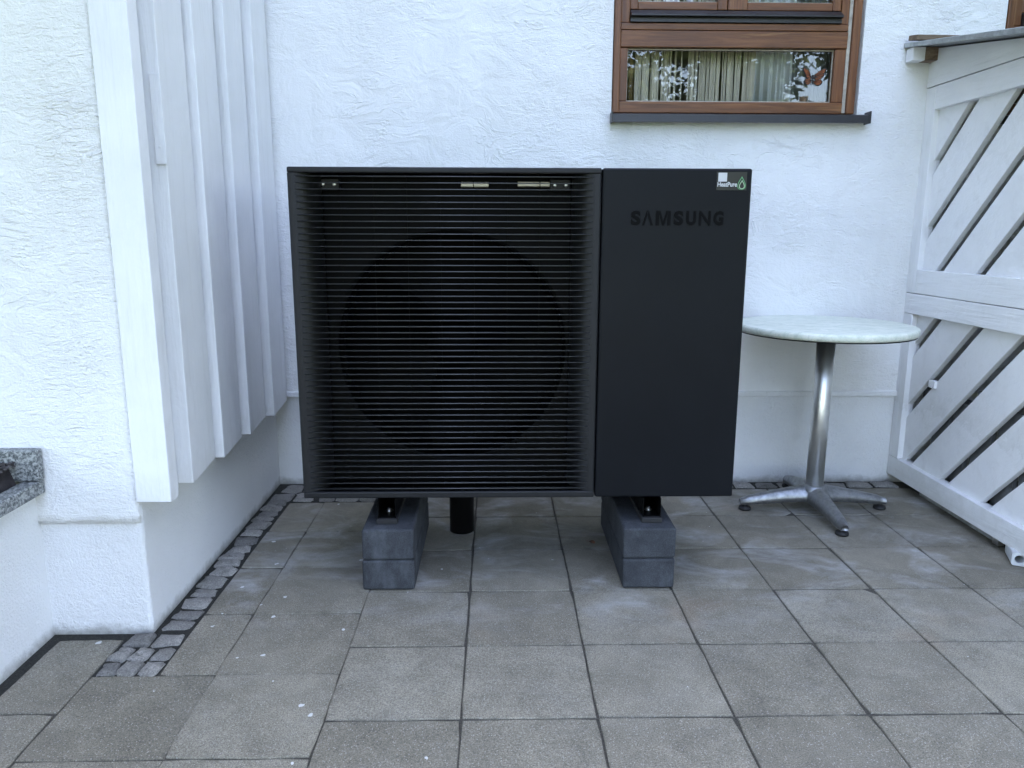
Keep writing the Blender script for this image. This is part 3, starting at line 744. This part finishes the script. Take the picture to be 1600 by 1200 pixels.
# ------------------------------------------------------------------ garden shed with diagonal-board side
SX = 1.744; YN = -.30
sh = empty('garden_shed', (2.3, .4, 0), 'white lean-to shed with diagonal boards and grey sloping roof', 'shed')
def rz(y): return 1.7335 + .160 * (y - .96)
def sb(n, *a, m='wwh', bev=.002): return box(n, *a, M[m], sh, bev)
sb('bottom_rail', SX, SX + .045, YN, .987, .040, .120)
sb('stile', SX, SX + .045, .918, .987, .1215, .722, m='wwv'); sb('stile', SX, SX + .045, YN, YN + .07, .1215, .722, m='wwv')
sb('middle_rail', SX - .001, SX + .045, YN, .987, .7235, .8035)
sb('upper_bottom_rail', SX, SX + .045, YN + .0715, .9165, .806, .899)
sb('stile', SX, SX + .045, .918, .987, .806, 1.586, m='wwv'); sb('stile', SX, SX + .045, YN, YN + .07, .806, 1.52, m='wwv')
sb('upper_rail', SX, SX + .045, YN + .0715, .9165, 1.501, 1.586)
prism('fascia_board', [(.987, 1.589), (.987, 1.676), (.966, 1.676), (.966, rz(.966) - .006), (YN, rz(YN) - .006), (YN, min(1.589, rz(YN) - .02))] if rz(YN) - .02 > 1.589 else
      [(.987, 1.589), (.987, 1.676), (.966, 1.676), (.966, rz(.966) - .006), (.10, rz(.10) - .006), (.06, 1.589)], 0, SX - .003, SX + .03, M['wwh'], sh)
def clip(poly, a, b, c):                       # keep a*y+b*z<=c
    out = []
    for i in range(len(poly)):
        p, q = poly[i], poly[(i + 1) % len(poly)]; dp_, dq = a * p[0] + b * p[1] - c, a * q[0] + b * q[1] - c
        if dp_ <= 0: out.append(p)
        if dp_ * dq < 0: t = dp_ / (dp_ - dq); out.append((p[0] + (q[0] - p[0]) * t, p[1] + (q[1] - p[1]) * t))
    return out
def diag(y0, y1, z0, z1, c0, pitch=.2505, gap=.054):
    k = 0
    for k in range(-12, 12):
        lo = c0 + k * pitch + gap; hi = c0 + (k + 1) * pitch
        p = [(y0, z0), (y1, z0), (y1, z1), (y0, z1)]
        p = clip(p, 1, 1, hi)
        if len(p) >= 3: p = clip(p, -1, -1, -lo)
        if len(p) < 3: continue
        area = abs(sum(p[i][0] * p[(i + 1) % len(p)][1] - p[(i + 1) % len(p)][0] * p[i][1] for i in range(len(p)))) / 2
        if area < .0004: continue
        dx = random.uniform(-.001, .001)
        prism('diagonal_board', p, 0, SX + .022 + dx, SX + .0435 + dx, M['wwd'], sh, .0012)
diag(YN + .065, .9225, .116, .727, .967)
diag(YN + .065, .9225, .895, 1.505, 1.677)
sb('spacer_block', SX + .012, SX + .03, .735, .775, .455, .484, m='wwd')
# roof sheet, edge trim, purlin
prism('roof_sheet', [(YN - .1, rz(YN - .1)), (.98, rz(.98)), (.98, rz(.98) + .012), (YN - .1, rz(YN - .1) + .012)], 0, 1.650, 3.1, M['roof'], sh)
prism('roof_edge', [(YN - .1, rz(YN - .1) - .003), (.981, rz(.981) - .003), (.981, rz(.981) + .014), (YN - .1, rz(YN - .1) + .014)], 0, 1.636, 1.6495, M['edge'], sh, .002)
sb('purlin', 1.693, 3.0, .925, .9735, 1.679, 1.726, m='raw'); sb('purlin_end', 1.645, 1.6925, .924, .975, 1.678, 1.7262, m='wwh')
# the shed's other sides keep its inside dark
for k in range(9):
    sb('front_board', 1.80 + k * .145, 1.80 + k * .145 + .143, YN, YN + .022, .04, 1.50, m='wwv')
for k in range(9):
    sb('end_board', 3.08, 3.10, YN + k * .142, YN + k * .142 + .14, .04, 1.48, m='wwv')
for k, (a, b_) in enumerate(((-.22, -.12), (-.09, .03), (.06, .165), (.19, .31), (.335, .44), (.47, .575), (.61, .70), (.725, .83))):
    sb('inner_board', 1.825, 1.842, a, b_, .05, .42 + .03 * (k % 3), m='greyboard')
sb('inner_rail', 1.8425, 1.88, YN + .05, .95, .36, .42, m='greyboard')
sb('base_strip', 1.79, 1.82, .335, .81, .0, .052, m='conc'); sb('base_bracket', 1.778, 1.80, .300, .332, .0, .045, m='zinc')
# timber on the shed roof
o = box('timber_offcut', -.24, .24, -.03, .03, 0, .018, M['raw'], None, .002); o.location = (1.875, .928, rz(.928) + .0185); o.rotation_euler = (R(9.1), 0, R(2))
tag(o, 'weathered brown timber offcut lying on the shed roof against the wall', 'timber')
# hollow plastic post end beneath the shed
bm = bmesh.new(); n = 20; S = .022
ring = []
for (y_, k_) in ((-.0, 'o'), (-.0, 'i'), (.10, 'i'), (.10, 'o')):
    row = []
    for i in range(n):
        a = 2 * math.pi * (i + .5) / n; c, s = math.cos(a), math.sin(a)
        if k_ == 'o': e = .35; p = (math.copysign(abs(c) ** e, c) * S, math.copysign(abs(s) ** e, s) * S)
        else: p = (c * S * .62, s * S * .62)
        row.append(bm.verts.new((p[0], y_, p[1] + S)))
    ring.append(row)
for k in range(4):
    A, B = ring[k], ring[(k + 1) % 4]
    for i in range(n): j = (i + 1) % n; bm.faces.new((A[i], A[j], B[j], B[i]))
o = build('plastic_tube', bm, M['pvc']); o.location = (1.742, .142, .0015); o.rotation_euler = (0, 0, R(-24))
tag(o, 'short hollow grey-white plastic tube on the paving under the shed', 'tube')
# dry leaf
v, f = [], []
for i in range(9):
    t = i / 8; wv = .009 * math.sin(math.pi * t) ** .8
    for s in (-1, 0, 1): v.append((s * wv, (t - .5) * .03, .004 + .004 * abs(s) * math.sin(3 * t + s)))
for i in range(8):
    for s in range(2): q = i * 3 + s; f.append((q, q + 1, q + 4, q + 3))
o = mesh('dry_leaf', v, f, M['dry'], None, True); o.location = (.40, .345, .002); o.rotation_euler = (0, 0, 1.1)
tag(o, 'small curled brown dry leaf on the paving under the heat pump', 'leaf')

# ------------------------------------------------------------------ behind the window
def curtain(name, x0, x1, y_, amp, freq, mat, label, z0=1.40, z1=2.9):
    v, f = [], []; n = 90
    for i in range(n + 1):
        t = i / n; x = x0 + (x1 - x0) * t; yy = y_ + amp * math.sin(t * freq) + amp * .5 * math.sin(t * freq * 2.3 + 1)
        v += [(x, yy, z0), (x, yy, z1)]
    for i in range(n): f.append((2 * i, 2 * i + 2, 2 * i + 3, 2 * i + 1))
    o = mesh(name, v, f, mat, None, True)
    m_ = o.modifiers.new('thickness', 'SOLIDIFY'); m_.thickness = .0015
    return tag(o, label, 'curtain')
curtain('ochre_curtain', .56, 0.665, 1.10, .014, 22, M['tan'], 'ochre curtain hanging behind the left end of the window')
curtain('grey_curtain', 1.262, 1.42, 1.105, .012, 30, simple('grey_curtain_cloth', (.24, .26, .27), .85, var=.15), 'grey curtain folds behind the butterfly at the right end of the window')
curtain('net_curtain', 1.10, 1.258, 1.10, .012, 26, M['sheer'], 'white net curtain hanging behind the right half of the window')
v, f = [], []; rr = random.Random(11)
cl_ = [rr.uniform(.63, 1.10) for _ in range(26)]
for k in range(110):
    x = rr.choice(cl_) + rr.gauss(0, .006) if rr.random() < .75 else rr.uniform(.62, 1.12)
    y_ = 1.082 + rr.uniform(-.008, .008); wv = rr.uniform(.0010, .0045); dx = rr.uniform(-.006, .006)
    b0 = len(v); zz = (1.42, 1.62, 1.80, 2.2, 2.88)
    for q, z in enumerate(zz):
        o_ = dx * (1 - q / 4) + rr.uniform(-.0015, .0015)
        v += [(x + o_ - wv, y_, z), (x + o_, y_ - wv, z), (x + o_ + wv, y_, z)]
    for q in range(4):
        for s in range(2): a = b0 + q * 3 + s; f.append((a, a + 1, a + 4, a + 3))
o = mesh('string_curtain', v, f, M['string']); tag(o, 'pale string curtain hanging in thin strands behind the window', 'curtain', kind=None)
# butterfly on the pane
bf = empty('butterfly_ornament', (1.31, YB + .0185, 1.625), 'orange and black butterfly ornament on the lower window pane', 'ornament')
def wing(name, pts, mat, dy):
    prism(name, pts, 1, YB + .0165 - dy, YB + .018 - dy, mat, bf)
def sc_(pts, k, cx, cz): return [(cx + (x - cx) * k, cz + (z - cz) * k) for x, z in pts]
bx, bz = 1.303, 1.624
W_ = [[(-.001, .004), (-.010, .022), (-.022, .036), (-.036, .044), (-.040, .041), (-.035, .028), (-.029, .018), (-.024, .004), (-.010, -.003)],
      [(.003, .004), (.012, .018), (.026, .030), (.044, .040), (.054, .041), (.055, .036), (.048, .024), (.045, .010), (.036, .001), (.018, -.003)],
      [(-.002, -.004), (-.014, -.003), (-.025, .002), (-.030, -.006), (-.028, -.016), (-.021, -.023), (-.013, -.022), (-.006, -.014)],
      [(.004, -.004), (.018, -.005), (.034, -.001), (.041, -.008), (.039, -.018), (.031, -.024), (.020, -.024), (.010, -.017)]]
for p in W_:
    p = [(bx + x, bz + z) for x, z in p]; cx = sum(q[0] for q in p) / len(p); cz = sum(q[1] for q in p) / len(p)
    wing('wing', p, M['wingblack'], 0); [wing('wing_patch', sc_([p[0], p[i_], p[(i_ + 1)]], .66, (p[0][0] + p[i_][0] + p[i_ + 1][0]) / 3, (p[0][1] + p[i_][1] + p[i_ + 1][1]) / 3), M['monarch'], .0019) for i_ in range(1, len(p) - 1)]
prism('body', [(bx - .003, bz + .014), (bx + .003, bz + .014), (bx + .004, bz - .02), (bx - .001, bz - .02)], 1, YB + .0125, YB + .0145, M['wingblack'], bf)

# ------------------------------------------------------------------ garden trees: some mirrored in the panes, side ones added to block light
def leaf_crown(seed, H, rx, rz_, n):
    rr = random.Random(seed); v, f = [], []
    cl = []
    for _ in range(46):
        a = rr.uniform(0, 6.28); q = rr.uniform(-1, 1); e = rr.uniform(.35, 1) ** .5; s = math.sqrt(1 - q * q)
        cl.append((rx * e * s * math.cos(a), rx * e * s * math.sin(a), H + rz_ * e * q, rr.uniform(.35, .75)))
    for _ in range(n):
        cx, cy, cz, cr = rr.choice(cl)
        p = Vector((rr.gauss(0, .45), rr.gauss(0, .45), rr.gauss(0, .4))) * cr + Vector((cx, cy, cz))
        t1 = Vector((rr.uniform(-1, 1), rr.uniform(-1, 1), rr.uniform(-.6, .6))).normalized(); t2 = t1.cross(Vector((rr.uniform(-1, 1), rr.uniform(-1, 1), 1)).normalized()); t2.normalize()
        L = rr.uniform(.06, .13); W2_ = L * .5; b0 = len(v)
        v += [p - t1 * L, p + t2 * W2_, p + t1 * L, p - t2 * W2_]; f.append((b0, b0 + 1, b0 + 2, b0 + 3))
    me = bpy.data.meshes.new('crown'); me.from_pydata(v, [], f); return me
for k, (x, y_, s, mt, lb, gr) in enumerate(((-3.6, -9.5, 1.0, 'leaf1', 'light green leafy garden tree behind the viewer across the added yard', 1),
                                      (2.7, -11.6, 1.35, 'leaf2', 'dark green leafy garden tree mirrored in the left and middle of the window', 1),
                                      (5.6, -10.2, 1.15, 'leaf1', 'light green leafy garden tree mirrored behind the butterfly in the window', 1),
                                      (7.6, -3.0, 1.7, 'leaf2', 'dark green leafy tree added beyond the shed to block side light', 1),  # this and the next: unseen, added to cut light from the right
                                      (5.2, -.7, 1.6, 'leaf2', 'dark green leafy tree added nearest the shed to block side light', 1),
                                      (-4.4, -5.6, 1.55, 'leaf2', 'dark green leafy tree added beyond the planter to dim the left wall', 1))):  # unseen, added to hold sky light off the left wall
    t = empty('garden_tree', (x, y_, -.16), lb, 'tree', 'trees in the garden around the patio')
    lathe('trunk', [(.20, 0), (.15, .6), (.12, 2), (.07, 3.6)], (x, y_, -.16), M['bark'], t, 12)
    link('crown', leaf_crown(k + 5, 3.4 * s, 2.3 * s, 2.2 * s, 16000), M[mt], t).data.transform(Matrix.Translation((x, y_, -.16)))
